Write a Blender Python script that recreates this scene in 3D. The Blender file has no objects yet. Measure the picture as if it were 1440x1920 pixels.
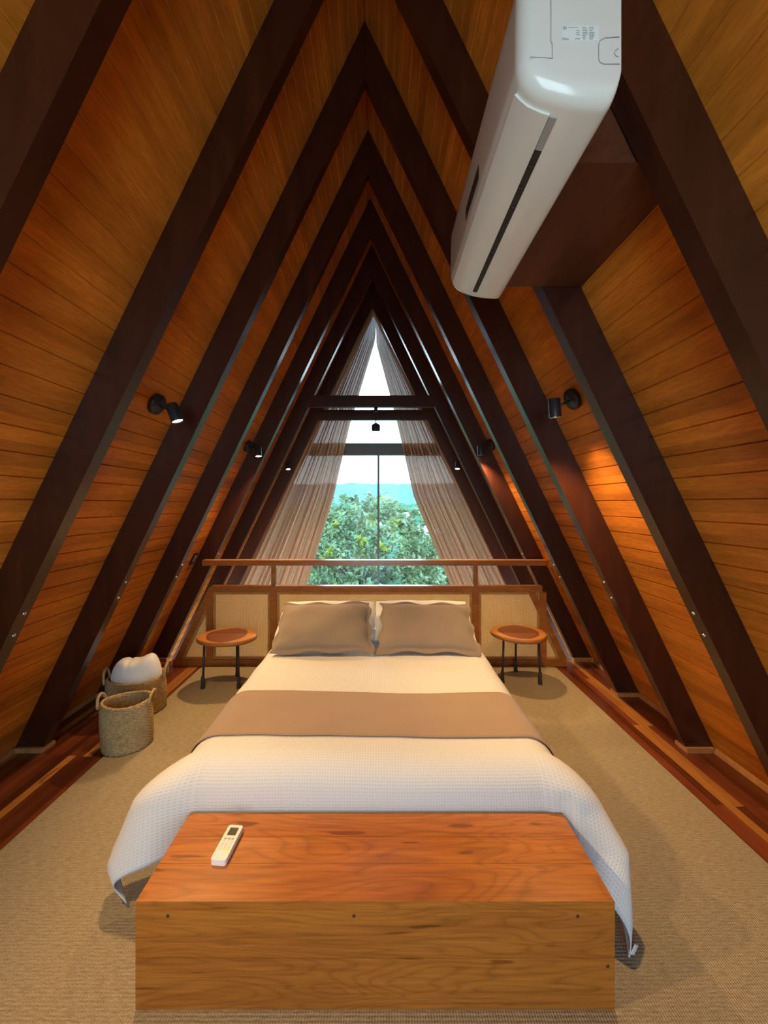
import bpy, bmesh, math, random
from mathutils import Vector, Matrix, Euler
from mathutils import noise as mnoise

S = bpy.context.scene
COL = S.collection
PI = math.pi
R = math.radians

# ------------------------------------------------------------------ materials
def new_mat(name):
    m = bpy.data.materials.new(name)
    m.use_nodes = True
    nt = m.node_tree
    nt.nodes.clear()
    out = nt.nodes.new('ShaderNodeOutputMaterial')
    p = nt.nodes.new('ShaderNodeBsdfPrincipled')
    nt.links.new(p.outputs[0], out.inputs[0])
    return m, nt, p, out

def N(nt, t, **kw):
    n = nt.nodes.new(t)
    for k, v in kw.items():
        setattr(n, k, v)
    return n

def L(nt, a, b):
    nt.links.new(a, b)

def setp(p, color=None, rough=None, spec=None, metal=None, coat=None, coat_rough=None, sheen=None):
    if color is not None: p.inputs['Base Color'].default_value = (*color, 1)
    if rough is not None: p.inputs['Roughness'].default_value = rough
    if spec is not None: p.inputs['Specular IOR Level'].default_value = spec
    if metal is not None: p.inputs['Metallic'].default_value = metal
    if coat is not None: p.inputs['Coat Weight'].default_value = coat
    if coat_rough is not None: p.inputs['Coat Roughness'].default_value = coat_rough
    if sheen is not None: p.inputs['Sheen Weight'].default_value = sheen

def coords(nt, scale=(1, 1, 1), kind='Object', rot=(0, 0, 0)):
    tc = N(nt, 'ShaderNodeTexCoord')
    mp = N(nt, 'ShaderNodeMapping')
    mp.inputs['Scale'].default_value = scale
    mp.inputs['Rotation'].default_value = rot
    L(nt, tc.outputs[kind], mp.inputs['Vector'])
    return mp.outputs['Vector']

def noise_tex(nt, vec, scale=5, detail=4, rough=0.5, dist=0.0):
    n = N(nt, 'ShaderNodeTexNoise')
    n.inputs['Scale'].default_value = scale
    n.inputs['Detail'].default_value = detail
    n.inputs['Roughness'].default_value = rough
    n.inputs['Distortion'].default_value = dist
    if vec is not None: L(nt, vec, n.inputs['Vector'])
    return n

def ramp(nt, fac, stops):
    r = N(nt, 'ShaderNodeValToRGB')
    cr = r.color_ramp
    while len(cr.elements) < len(stops):
        cr.elements.new(0.5)
    for e, (pos, c) in zip(cr.elements, stops):
        e.position = pos
        e.color = (*c, 1)
    L(nt, fac, r.inputs[0])
    return r.outputs[0]

def mixc(nt, a, b, fac, mode='MIX'):
    m = N(nt, 'ShaderNodeMix', data_type='RGBA', blend_type=mode)
    for sock, v in ((m.inputs['Factor'], fac), (m.inputs['A'], a), (m.inputs['B'], b)):
        pass
    def put(sock, v):
        if hasattr(v, 'is_linked') or hasattr(v, 'node'):
            L(nt, v, sock)
        elif isinstance(v, (int, float)):
            sock.default_value = v
        else:
            sock.default_value = (*v, 1)
    put(m.inputs[0], fac); put(m.inputs[6], a); put(m.inputs[7], b)
    return m.outputs[2]

def math_n(nt, op, a, b=None):
    m = N(nt, 'ShaderNodeMath', operation=op)
    for i, v in enumerate((a, b)):
        if v is None: continue
        if hasattr(v, 'node'): L(nt, v, m.inputs[i])
        else: m.inputs[i].default_value = v
    return m.outputs[0]

def bump(nt, p, height, strength=0.3, dist=0.01):
    b = N(nt, 'ShaderNodeBump')
    b.inputs['Strength'].default_value = strength
    b.inputs['Distance'].default_value = dist
    L(nt, height, b.inputs['Height'])
    L(nt, b.outputs[0], p.inputs['Normal'])

def plain(name, color, rough=0.5, **kw):
    m, nt, p, _ = new_mat(name)
    setp(p, color, rough, **kw)
    return m

def wood(name, stops, grain=(1, 1, 1), scale=6, dist=0.6, rough=0.35, spec=0.4, coat=0.0, board=None, pale=False,
         fine=0.25, bump_s=0.08):
    """board = (axis index, pitch, amount): random tone from board to board along one axis"""
    m, nt, p, _ = new_mat(name)
    v = coords(nt, grain)
    n1 = noise_tex(nt, v, scale, 5, 0.55, dist)
    col = ramp(nt, n1.outputs['Fac'], stops)
    n2 = noise_tex(nt, v, scale * 9, 3, 0.6, 0.2)
    dark = ramp(nt, n2.outputs['Fac'], [(0.35, (1 - fine,) * 3), (0.65, (1.0,) * 3)])
    col = mixc(nt, col, dark, 1.0, 'MULTIPLY')
    if board:
        ax, pitch, amt = board
        tc = N(nt, 'ShaderNodeTexCoord')
        sx = N(nt, 'ShaderNodeSeparateXYZ')
        L(nt, tc.outputs['Object'], sx.inputs[0])
        k = math_n(nt, 'FLOOR', math_n(nt, 'DIVIDE', sx.outputs[ax], pitch))
        wn = N(nt, 'ShaderNodeTexWhiteNoise', noise_dimensions='1D')
        if pale:                     # boards of limited length, ends staggered
            seg = math_n(nt, 'FLOOR', math_n(nt, 'DIVIDE', math_n(nt, 'ADD', sx.outputs[1], math_n(nt, 'MULTIPLY', k, 0.73)), 1.45))
            k = math_n(nt, 'ADD', k, math_n(nt, 'MULTIPLY', seg, 41.7))
        L(nt, k, wn.inputs['W'])
        tone = ramp(nt, wn.outputs['Value'], [(0.0, (1 - amt,) * 3), (0.5, (1.0, 1.0, 1.0)), (1.0, (1 + amt, 1 + amt * 0.9, 1 + amt * 0.8))])
        col = mixc(nt, col, tone, 1.0, 'MULTIPLY')
        if pale:
            pl = ramp(nt, wn.outputs['Value'], [(0.86, (1.0,) * 3), (0.88, (1.9, 3.3, 2.1))])
            col = mixc(nt, col, pl, 1.0, 'MULTIPLY')
    L(nt, col, p.inputs['Base Color'])
    setp(p, None, rough, spec, coat=coat, coat_rough=0.15)
    bump(nt, p, n2.outputs['Fac'], bump_s, 0.002)
    return m

SLOPE = 2.08                      # rise over run of the roof
SIN = SLOPE / math.hypot(1, SLOPE)
COSA = 1 / math.hypot(1, SLOPE)
PITCH_S = 0.105                   # board width along the slope
PITCH_Z = PITCH_S * SIN

M = {}
M['board'] = wood('cedar_boards', [(0.25, (0.46, 0.140, 0.014)), (0.5, (0.63, 0.206, 0.021)), (0.78, (0.74, 0.272, 0.034))],
                  grain=(2.2, 0.35, 2.2), scale=5, dist=0.8, rough=0.42, spec=0.32, board=(2, PITCH_Z, 0.20), fine=0.22)
M['rafter'] = wood('dark_hardwood', [(0.25, (0.026, 0.0062, 0.0030)), (0.55, (0.042, 0.0100, 0.0046)), (0.8, (0.062, 0.0155, 0.0075))],
                   grain=(3, 3, 0.5), scale=5, rough=0.32, spec=0.5, coat=0.2, fine=0.2)
M['mahogany'] = wood('reddish_box_wood', [(0.25, (0.070, 0.020, 0.009)), (0.55, (0.105, 0.031, 0.013)), (0.8, (0.15, 0.046, 0.019))], grain=(2, 0.4, 2), scale=4, rough=0.4)
M['floor'] = wood('polished_floorboards', [(0.25, (0.105, 0.024, 0.010)), (0.55, (0.165, 0.040, 0.014)), (0.8, (0.24, 0.066, 0.021))],
                  grain=(5, 0.3, 5), scale=4, rough=0.28, spec=0.5, coat=0.2, board=(0, 0.047, 0.45), pale=True)
M['rail'] = wood('railing_wood', [(0.25, (0.30, 0.088, 0.016)), (0.55, (0.43, 0.140, 0.025)), (0.8, (0.54, 0.190, 0.040))],
                 grain=(0.6, 3, 3), scale=6, rough=0.3, spec=0.5, coat=0.15)
M['bead'] = wood('pale_beading_wood', [(0.25, (0.42, 0.18, 0.04)), (0.55, (0.56, 0.27, 0.07)), (0.8, (0.62, 0.33, 0.10))],
                 grain=(1, 1, 1), scale=8, rough=0.35)
M['trim'] = wood('foot_moulding_wood', [(0.25, (0.30, 0.12, 0.04)), (0.55, (0.44, 0.20, 0.07)), (0.8, (0.52, 0.26, 0.10))],
                 grain=(2, 0.5, 2), scale=8, rough=0.35)

def chest_wood():
    m, nt, p, _ = new_mat('chest_hardwood')
    tc = N(nt, 'ShaderNodeTexCoord')
    v = coords(nt, (0.32, 1.6, 2.6))
    # growth rings: a slowly varying field cut into thin bands
    n1 = noise_tex(nt, v, 3.1, 2, 0.45, 0.5)
    rings = math_n(nt, 'FRACT', math_n(nt, 'MULTIPLY', n1.outputs['Fac'], 22.0))
    band = ramp(nt, rings, [(0.0, (0.50,) * 3), (0.22, (1.0,) * 3), (0.7, (1.10, 1.07, 1.0)), (1.0, (0.72,) * 3)])
    v2 = coords(nt, (1.0, 22, 22))
    n2 = noise_tex(nt, v2, 5, 4, 0.6)
    base = ramp(nt, n2.outputs['Fac'], [(0.2, (0.26, 0.076, 0.010)), (0.5, (0.385, 0.126, 0.017)), (0.8, (0.48, 0.176, 0.028))])
    n3 = noise_tex(nt, coords(nt, (0.5, 3, 3)), 2.2, 2)
    blot = ramp(nt, n3.outputs['Fac'], [(0.3, (0.86, 0.80, 0.76)), (0.65, (1.05, 1.04, 1.0))])
    col = mixc(nt, base, band, 0.5, 'MULTIPLY')
    col = mixc(nt, col, blot, 1.0, 'MULTIPLY')
    n4 = noise_tex(nt, coords(nt, (2.0, 13, 16)), 2.3, 1, 0.4)
    fleck = ramp(nt, n4.outputs['Fac'], [(0.70, (1.0,) * 3), (0.735, (0.55, 0.48, 0.42))])
    col = mixc(nt, col, fleck, 1.0, 'MULTIPLY')
    L(nt, col, p.inputs['Base Color'])
    setp(p, None, 0.36, 0.4, coat=0.08, coat_rough=0.2)
    bump(nt, p, n2.outputs['Fac'], 0.06, 0.002)
    return m
M['chest'] = chest_wood()

def stool_wood():
    m, nt, p, _ = new_mat('stool_log_slice')
    tc = N(nt, 'ShaderNodeTexCoord')
    sep = N(nt, 'ShaderNodeSeparateXYZ'); L(nt, tc.outputs['Object'], sep.inputs[0])
    comb = N(nt, 'ShaderNodeCombineXYZ')
    L(nt, sep.outputs[0], comb.inputs[0]); L(nt, sep.outputs[1], comb.inputs[1])
    ln = N(nt, 'ShaderNodeVectorMath', operation='LENGTH'); L(nt, comb.outputs[0], ln.inputs[0])
    n = noise_tex(nt, tc.outputs['Object'], 6, 2)
    r = math_n(nt, 'ADD', ln.outputs['Value'], math_n(nt, 'MULTIPLY', n.outputs['Fac'], 0.06))
    heart = ramp(nt, math_n(nt, 'MULTIPLY', r, 3.3), [(0.0, (0.105, 0.028, 0.010)), (0.58, (0.15, 0.042, 0.014)), (0.64, (0.08, 0.022, 0.009)), (0.69, (0.37, 0.145, 0.035)), (1.0, (0.30, 0.105, 0.024))])
    rings = math_n(nt, 'FRACT', math_n(nt, 'MULTIPLY', r, 95))
    rg = ramp(nt, rings, [(0, (0.8,) * 3), (0.4, (1.0,) * 3), (1, (0.92,) * 3)])
    col = mixc(nt, heart, rg, 0.6, 'MULTIPLY')
    L(nt, col, p.inputs['Base Color'])
    setp(p, None, 0.4, 0.4)
    return m
M['stool'] = stool_wood()

def waffle():
    m, nt, p, _ = new_mat('white_waffle_cotton')
    uv = N(nt, 'ShaderNodeUVMap')
    sep = N(nt, 'ShaderNodeSeparateXYZ'); L(nt, uv.outputs[0], sep.inputs[0])
    k = 2 * PI / 0.0115
    sx = math_n(nt, 'SINE', math_n(nt, 'MULTIPLY', sep.outputs[0], k))
    sy = math_n(nt, 'SINE', math_n(nt, 'MULTIPLY', sep.outputs[1], k))
    h = math_n(nt, 'MAXIMUM', sx, sy)
    col = ramp(nt, math_n(nt, 'MULTIPLY', math_n(nt, 'ADD', h, 1.0), 0.5), [(0.0, (0.56, 0.56, 0.56)), (0.7, (0.63, 0.63, 0.63))])
    L(nt, col, p.inputs['Base Color'])
    setp(p, None, 0.85, 0.15, sheen=0.2)
    bump(nt, p, h, 0.25, 0.003)
    return m
M['waffle'] = waffle()

def fabric(name, c, var=0.12, scale=500, rough=0.9, sheen=0.3, bump_s=0.12):
    m, nt, p, _ = new_mat(name)
    v = coords(nt, (1, 1, 1))
    n = noise_tex(nt, v, scale, 2)
    n2 = noise_tex(nt, v, 7, 3)
    a = tuple(x * (1 - var) for x in c); b = tuple(min(1, x * (1 + var)) for x in c)
    col = ramp(nt, n.outputs['Fac'], [(0.3, a), (0.7, b)])
    soft = ramp(nt, n2.outputs['Fac'], [(0.3, (0.93,) * 3), (0.7, (1.0,) * 3)])
    col = mixc(nt, col, soft, 1.0, 'MULTIPLY')
    L(nt, col, p.inputs['Base Color'])
    setp(p, None, rough, 0.15, sheen=sheen)
    bump(nt, p, n.outputs['Fac'], bump_s, 0.001)
    return m
M['taupe'] = fabric('taupe_linen', (0.32, 0.215, 0.130))
M['taupe_pillow'] = fabric('taupe_pillow_linen', (0.235, 0.175, 0.125))
M['white_cotton'] = fabric('white_cotton', (0.64, 0.64, 0.64), 0.03)
M['fleece'] = fabric('white_fleece', (0.74, 0.73, 0.70), 0.06, 260, 0.95, 0.5, 0.3)

def sisal():
    m, nt, p, _ = new_mat('sisal_weave')
    tc = N(nt, 'ShaderNodeTexCoord')
    sep = N(nt, 'ShaderNodeSeparateXYZ'); L(nt, tc.outputs['Object'], sep.inputs[0])
    n0 = noise_tex(nt, coords(nt, (1, 1, 1)), 25, 2)
    xx = math_n(nt, 'ADD', sep.outputs[0], math_n(nt, 'MULTIPLY', n0.outputs['Fac'], 0.004))
    rib = math_n(nt, 'SINE', math_n(nt, 'MULTIPLY', xx, 2 * PI / 0.0085))
    knot = math_n(nt, 'SINE', math_n(nt, 'MULTIPLY', sep.outputs[1], 2 * PI / 0.011))
    h = math_n(nt, 'ADD', math_n(nt, 'MULTIPLY', rib, 0.7), math_n(nt, 'MULTIPLY', knot, 0.4))
    n1 = noise_tex(nt, coords(nt, (9, 60, 1)), 3.0, 4, 0.65)
    n2 = noise_tex(nt, coords(nt, (1, 1, 1)), 220, 2)
    col = ramp(nt, n1.outputs['Fac'], [(0.25, (0.25, 0.195, 0.118)), (0.5, (0.38, 0.308, 0.198)), (0.75, (0.48, 0.398, 0.27))])
    f2 = ramp(nt, n2.outputs['Fac'], [(0.3, (0.72,) * 3), (0.7, (1.12,) * 3)])
    col = mixc(nt, col, f2, 1.0, 'MULTIPLY')
    f3 = ramp(nt, math_n(nt, 'ADD', math_n(nt, 'MULTIPLY', h, 0.45), 0.5), [(0.0, (0.70,) * 3), (0.8, (1.08,) * 3)])
    col = mixc(nt, col, f3, 0.8, 'MULTIPLY')
    L(nt, col, p.inputs['Base Color'])
    setp(p, None, 0.95, 0.1)
    bump(nt, p, h, 0.5, 0.003)
    return m
M['sisal'] = sisal()

def seagrass():
    m, nt, p, _ = new_mat('seagrass')
    n1 = noise_tex(nt, coords(nt, (1, 1, 2.5)), 55, 4, 0.7)
    col = ramp(nt, n1.outputs['Fac'], [(0.25, (0.20, 0.125, 0.050)), (0.5, (0.42, 0.285, 0.130)), (0.78, (0.62, 0.46, 0.24))])
    L(nt, col, p.inputs['Base Color'])
    setp(p, None, 0.85, 0.2)
    bump(nt, p, n1.outputs['Fac'], 0.5, 0.004)
    return m
M['seagrass'] = seagrass()

M['black_metal'] = plain('black_powder_coat', (0.018, 0.019, 0.020), 0.42, spec=0.5)
M['iron'] = plain('wrought_iron', (0.022, 0.020, 0.020), 0.5, spec=0.5)
M['steel'] = plain('zinc_bolt', (0.55, 0.52, 0.50), 0.35, metal=1.0)
M['ac'] = plain('white_plastic', (0.64, 0.655, 0.63), 0.22, spec=0.5, coat=0.3, coat_rough=0.08)
M['ac_dark'] = plain('dark_vent', (0.015, 0.014, 0.014), 0.6)
M['ac_grey'] = plain('grey_seam', (0.30, 0.31, 0.31), 0.5)
M['sticker_ink'] = plain('sticker_ink', (0.24, 0.28, 0.28), 0.6)
M['sticker'] = plain('sticker_film', (0.66, 0.70, 0.69), 0.4)
M['remote'] = plain('remote_plastic', (0.80, 0.80, 0.80), 0.3, spec=0.5)
M['lcd'] = plain('remote_screen', (0.070, 0.068, 0.040), 0.18)
M['key'] = plain('remote_key', (0.62, 0.66, 0.66), 0.45)
M['key_mark'] = plain('remote_key_grey', (0.33, 0.37, 0.38), 0.45)
M['key_yellow'] = plain('remote_key_yellow', (0.80, 0.74, 0.25), 0.45)
M['window_metal'] = plain('dark_grey_aluminium', (0.075, 0.080, 0.080), 0.45, spec=0.5)
M['plaster'] = plain('plaster', (0.42, 0.36, 0.28), 0.9)
M['brass_peg'] = plain('dark_wood_plug', (0.06, 0.022, 0.010), 0.6)
M['tag'] = plain('care_tag', (0.75, 0.75, 0.75), 0.6)

def cane_mat():
    m, nt, p, out = new_mat('woven_cane')
    n = noise_tex(nt, coords(nt, (1, 1, 1)), 60, 3)
    col = ramp(nt, n.outputs['Fac'], [(0.3, (0.84, 0.64, 0.32)), (0.7, (0.92, 0.76, 0.45))])
    L(nt, col, p.inputs['Base Color'])
    setp(p, None, 0.5, 0.3)
    tr = N(nt, 'ShaderNodeBsdfTranslucent'); L(nt, col, tr.inputs[0])
    mx = N(nt, 'ShaderNodeMixShader'); mx.inputs[0].default_value = 0.62
    L(nt, p.outputs[0], mx.inputs[1]); L(nt, tr.outputs[0], mx.inputs[2]); L(nt, mx.outputs[0], out.inputs[0])
    return m
M['cane'] = cane_mat()

def sheer():
    m, nt, p, out = new_mat('sheer_curtain_voile')
    n = noise_tex(nt, coords(nt, (1, 1, 0.1)), 60, 2)
    col = ramp(nt, n.outputs['Fac'], [(0.3, (0.56, 0.31, 0.175)), (0.7, (0.70, 0.42, 0.25))])
    L(nt, col, p.inputs['Base Color'])
    setp(p, None, 0.9, 0.0)
    tl = N(nt, 'ShaderNodeBsdfTranslucent'); L(nt, col, tl.inputs[0])
    tp = N(nt, 'ShaderNodeBsdfTransparent')
    m1 = N(nt, 'ShaderNodeMixShader'); m1.inputs[0].default_value = 0.40
    L(nt, p.outputs[0], m1.inputs[1]); L(nt, tl.outputs[0], m1.inputs[2])
    m2 = N(nt, 'ShaderNodeMixShader'); m2.inputs[0].default_value = 0.025
    L(nt, m1.outputs[0], m2.inputs[1]); L(nt, tp.outputs[0], m2.inputs[2]); L(nt, m2.outputs[0], out.inputs[0])
    return m
M['sheer'] = sheer()

def glass():
    m, nt, p, out = new_mat('window_glass')
    nt.nodes.remove(p)
    tp = N(nt, 'ShaderNodeBsdfTransparent'); tp.inputs[0].default_value = (0.93, 0.97, 0.96, 1)
    gl = N(nt, 'ShaderNodeBsdfGlossy'); gl.inputs['Roughness'].default_value = 0.02
    fr = N(nt, 'ShaderNodeFresnel'); fr.inputs[0].default_value = 1.18
    mx = N(nt, 'ShaderNodeMixShader')
    L(nt, fr.outputs[0], mx.inputs[0]); L(nt, tp.outputs[0], mx.inputs[1]); L(nt, gl.outputs[0], mx.inputs[2])
    L(nt, mx.outputs[0], out.inputs[0])
    return m
M['glass'] = glass()

def bulb():
    m, nt, p, out = new_mat('lit_led_lens')
    setp(p, (0.9, 0.85, 0.7), 0.4)
    p.inputs['Emission Color'].default_value = (1.0, 0.80, 0.48, 1)
    p.inputs['Emission Strength'].default_value = 9.0
    return m
M['bulb'] = bulb()
M['lens_off'] = plain('unlit_lens', (0.35, 0.34, 0.30), 0.3)

def leaf_mat(name, c1, c2, trans=0.3):
    m, nt, p, out = new_mat(name)
    n = noise_tex(nt, coords(nt, (1, 1, 1)), 1.6, 3)
    col = ramp(nt, n.outputs['Fac'], [(0.3, c1), (0.7, c2)])
    L(nt, col, p.inputs['Base Color'])
    setp(p, None, 0.38, 0.5)
    tr = N(nt, 'ShaderNodeBsdfTranslucent'); L(nt, col, tr.inputs[0])
    mx = N(nt, 'ShaderNodeMixShader'); mx.inputs[0].default_value = trans
    L(nt, p.outputs[0], mx.inputs[1]); L(nt, tr.outputs[0], mx.inputs[2]); L(nt, mx.outputs[0], out.inputs[0])
    return m
M['leaf'] = leaf_mat('mango_leaf', (0.140, 0.190, 0.085), (0.250, 0.315, 0.155))
M['young_leaf'] = leaf_mat('young_leaf', (0.30, 0.36, 0.04), (0.45, 0.46, 0.07), 0.45)
M['bark'] = wood('bark', [(0.3, (0.12, 0.10, 0.08)), (0.7, (0.25, 0.22, 0.18))], grain=(4, 4, 1), scale=4, rough=0.9, bump_s=0.5)

def forest_mat(name, c1, c2, sc):
    m, nt, p, _ = new_mat(name)
    n = noise_tex(nt, coords(nt, (1, 1, 1)), sc, 8, 0.7)
    col = ramp(nt, n.outputs['Fac'], [(0.3, c1), (0.7, c2)])
    L(nt, col, p.inputs['Base Color'])
    setp(p, None, 0.95, 0.05)
    return m
M['canopy'] = forest_mat('valley_tree_canopy', (0.045, 0.11, 0.065), (0.11, 0.20, 0.115), 0.35)
M['hill'] = forest_mat('haze_tinted_forest_ridge', (0.090, 0.150, 0.172), (0.130, 0.200, 0.220), 0.02)  # bluish distance haze is mixed into the ridge's base colour
M['meadow'] = forest_mat('valley_ground', (0.06, 0.13, 0.06), (0.12, 0.20, 0.09), 0.2)
M['terracotta'] = plain('terracotta_tiles', (0.50, 0.20, 0.13), 0.8)
M['render_wall'] = plain('white_render', (0.72, 0.70, 0.68), 0.9)

# ------------------------------------------------------------------ mesh helpers
class MB:
    """collects shapes into one bmesh, built as one mesh object"""
    def __init__(self):
        self.bm = bmesh.new()
        self.mat_of = {}

    def verts(self, pts):
        return [self.bm.verts.new(p) for p in pts]

    def box(self, lo, hi, mi=0):
        x0, y0, z0 = lo; x1, y1, z1 = hi
        v = self.verts([(x0, y0, z0), (x1, y0, z0), (x1, y1, z0), (x0, y1, z0), (x0, y0, z1), (x1, y0, z1), (x1, y1, z1), (x0, y1, z1)])
        for f in ((0, 3, 2, 1), (4, 5, 6, 7), (0, 1, 5, 4), (1, 2, 6, 5), (2, 3, 7, 6), (3, 0, 4, 7)):
            self.bm.faces.new([v[i] for i in f]).material_index = mi
        return self

    def prism(self, poly, axis, a, b, mi=0):
        """polygon in the plane across AXIS ('y': (x,z), 'x': (y,z), 'z': (x,y)) extruded from a to b"""
        def P(q, t):
            return {'y': (q[0], t, q[1]), 'x': (t, q[0], q[1]), 'z': (q[0], q[1], t)}[axis]
        A = self.verts([P(q, a) for q in poly]); B = self.verts([P(q, b) for q in poly])
        n = len(poly)
        fs = [self.bm.faces.new(A), self.bm.faces.new(list(reversed(B)))]
        for i in range(n):
            fs.append(self.bm.faces.new([A[(i + 1) % n], A[i], B[i], B[(i + 1) % n]]))
        for f in fs: f.material_index = mi
        return self

    def tube(self, pts, r, seg=10, closed=False, cap=True, mi=0):
        pts = [Vector(p) for p in pts]
        n = len(pts)
        rr = r if hasattr(r, '__len__') else [r] * n
        rings = []
        ref = Vector((0, 0, 1))
        for i, p in enumerate(pts):
            a = pts[(i - 1) % n] if (closed or i > 0) else p
            b = pts[(i + 1) % n] if (closed or i < n - 1) else p
            t = (b - a).normalized()
            if abs(t.dot(ref)) > 0.95: ref = Vector((1, 0, 0)) if abs(t.x) < 0.9 else Vector((0, 1, 0))
            u = (ref - t * ref.dot(t)).normalized(); w = t.cross(u)
            ref = u
            rings.append(self.verts([p + (u * math.cos(2 * PI * k / seg) + w * math.sin(2 * PI * k / seg)) * rr[i] for k in range(seg)]))
        m = n if closed else n - 1
        for i in range(m):
            A, B = rings[i], rings[(i + 1) % n]
            for k in range(seg):
                f = self.bm.faces.new([A[k], A[(k + 1) % seg], B[(k + 1) % seg], B[k]]); f.smooth = True; f.material_index = mi
        if cap and not closed:
            self.bm.faces.new(list(reversed(rings[0]))).material_index = mi
            self.bm.faces.new(rings[-1]).material_index = mi
        return self

    def lathe(self, prof, seg=32, mi=0, smooth=True):
        """profile [(r, z)] turned about the z axis"""
        rings = []
        for r, z in prof:
            if r < 1e-6: rings.append(self.verts([(0, 0, z)]))
            else: rings.append(self.verts([(r * math.cos(2 * PI * k / seg), r * math.sin(2 * PI * k / seg), z) for k in range(seg)]))
        for A, B in zip(rings, rings[1:]):
            for k in range(seg):
                k2 = (k + 1) % seg
                q = [A[0] if len(A) == 1 else A[k], A[0] if len(A) == 1 else A[k2], B[0] if len(B) == 1 else B[k2], B[0] if len(B) == 1 else B[k]]
                q = list(dict.fromkeys(q))
                if len(q) >= 3:
                    f = self.bm.faces.new(q); f.smooth = smooth; f.material_index = mi
        return self

    def grid(self, fn, nu, nv, wrap=False, mi=0, uvfn=None):
        vs = [[self.bm.verts.new(fn(i, j)) for j in range(nv)] for i in range(nu)]
        uvl = self.bm.loops.layers.uv.verify() if uvfn else None
        for i in range(nu if wrap else nu - 1):
            i2 = (i + 1) % nu
            for j in range(nv - 1):
                f = self.bm.faces.new([vs[i][j], vs[i2][j], vs[i2][j + 1], vs[i][j + 1]])
                f.smooth = True; f.material_index = mi
                if uvfn:
                    for lp, (a, b) in zip(f.loops, ((i, j), (i2, j), (i2, j + 1), (i, j + 1))):
                        lp[uvl].uv = uvfn(a, b)
        return vs

    def bevel(self, w, seg=2, angle=30):
        es = [e for e in self.bm.edges if len(e.link_faces) == 2 and e.calc_face_angle(0) > R(angle)]
        bmesh.ops.bevel(self.bm, geom=es, offset=w, segments=seg, affect='EDGES', profile=0.5)
        return self

    def xform(self, mtx):
        self.bm.transform(mtx); return self

    def build(self, name, mats, parent=None, loc=None, normals=True):
        if normals:
            bmesh.ops.recalc_face_normals(self.bm, faces=self.bm.faces)
        me = bpy.data.meshes.new(name)
        self.bm.to_mesh(me); self.bm.free()
        for m in (mats if isinstance(mats, (list, tuple)) else [mats]):
            me.materials.append(m)
        o = bpy.data.objects.new(name, me)
        COL.objects.link(o)
        if parent: o.parent = parent
        if loc: o.location = loc
        return o

def tag(o, label=None, cat=None, group=None, kind=None):
    if label: o['label'] = label
    if cat: o['category'] = cat
    if group: o['group'] = group
    if kind: o['kind'] = kind
    return o

def empty(name, loc=(0, 0, 0), rot=(0, 0, 0)):
    e = bpy.data.objects.new(name, None)
    COL.objects.link(e)
    e.location = loc; e.rotation_euler = rot
    e.empty_display_size = 0.1
    return e

def struct(o):
    o['kind'] = 'structure'; return o

def smooth_by_angle(o, ang=40):
    me = o.data
    for p in me.polygons: p.use_smooth = True
    try: me.set_sharp_from_angle(angle=R(ang))
    except Exception: pass

def copy_tree(o, parent=None):
    c = o.copy(); COL.objects.link(c)
    c.parent = parent
    for ch in [x for x in bpy.data.objects if x.parent == o]:
        copy_tree(ch, c)
    return c

# ------------------------------------------------------------------ the room
FZ = -0.010                       # wooden floor; the rug's top is at 0
RX, RZ = -0.095, 4.23             # underside of the ridge where rafters meet
DEP = 0.175                       # horizontal depth of a rafter
def xin(z, s): return RX + s * (RZ - z) / SLOPE
def xpl(z, s): return RX + s * ((RZ - z) / SLOPE + DEP + 0.002)
Y0, Y1 = -1.6, 5.95
LOW = -2.70
APEX = RZ + (DEP + 0.002) * SLOPE

def board_wall(name, s, zlo, ya, yb):
    """boarded slope, each board a flat strip with a groove between (extruded along the room)"""
    prof = []
    n = int((APEX - zlo) / PITCH_Z) + 1
    for k in range(n + 1):
        zb = APEX - k * PITCH_Z
        for dz, d in ((0.0, 0.009), (-0.0032, 0.0), (-PITCH_Z + 0.0032, 0.0)):
            z = zb + dz
            if z < zlo: z = zlo
            prof.append((xpl(z, s) + s * d * SIN, z + d * COSA * 0.0))
            if z <= zlo: break
        if zb - PITCH_Z < zlo: break
    mb = MB()
    A = mb.verts([(x, ya, z) for x, z in prof]); B = mb.verts([(x, yb, z) for x, z in prof])
    for i in range(len(prof) - 1):
        mb.bm.faces.new([A[i], A[i + 1], B[i + 1], B[i]])
    # outer skin of the roof
    o = [(xpl(zlo, s) + s * 0.14, zlo), (RX + s * 0.0, APEX + 0.14 * SLOPE)]
    C = mb.verts([(x, ya, z) for x, z in o]); D = mb.verts([(x, yb, z) for x, z in o])
    mb.bm.faces.new([C[0], C[1], D[1], D[0]])
    return struct(mb.build(name, M['board'], normals=False))

board_wall('wall_left', -1, LOW, Y0, Y1)
board_wall('wall_right', 1, LOW, Y0, Y1)

f = MB().box((xpl(FZ, -1) - 0.05, Y0, FZ - 0.20), (xpl(FZ, 1) + 0.05, 3.815, FZ))
struct(f.build('floor', M['floor']))
f = MB().box((-3.8, 3.0, LOW - 0.2), (3.8, 6.0, LOW))
struct(f.build('floor_ground_storey', M['floor']))

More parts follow.
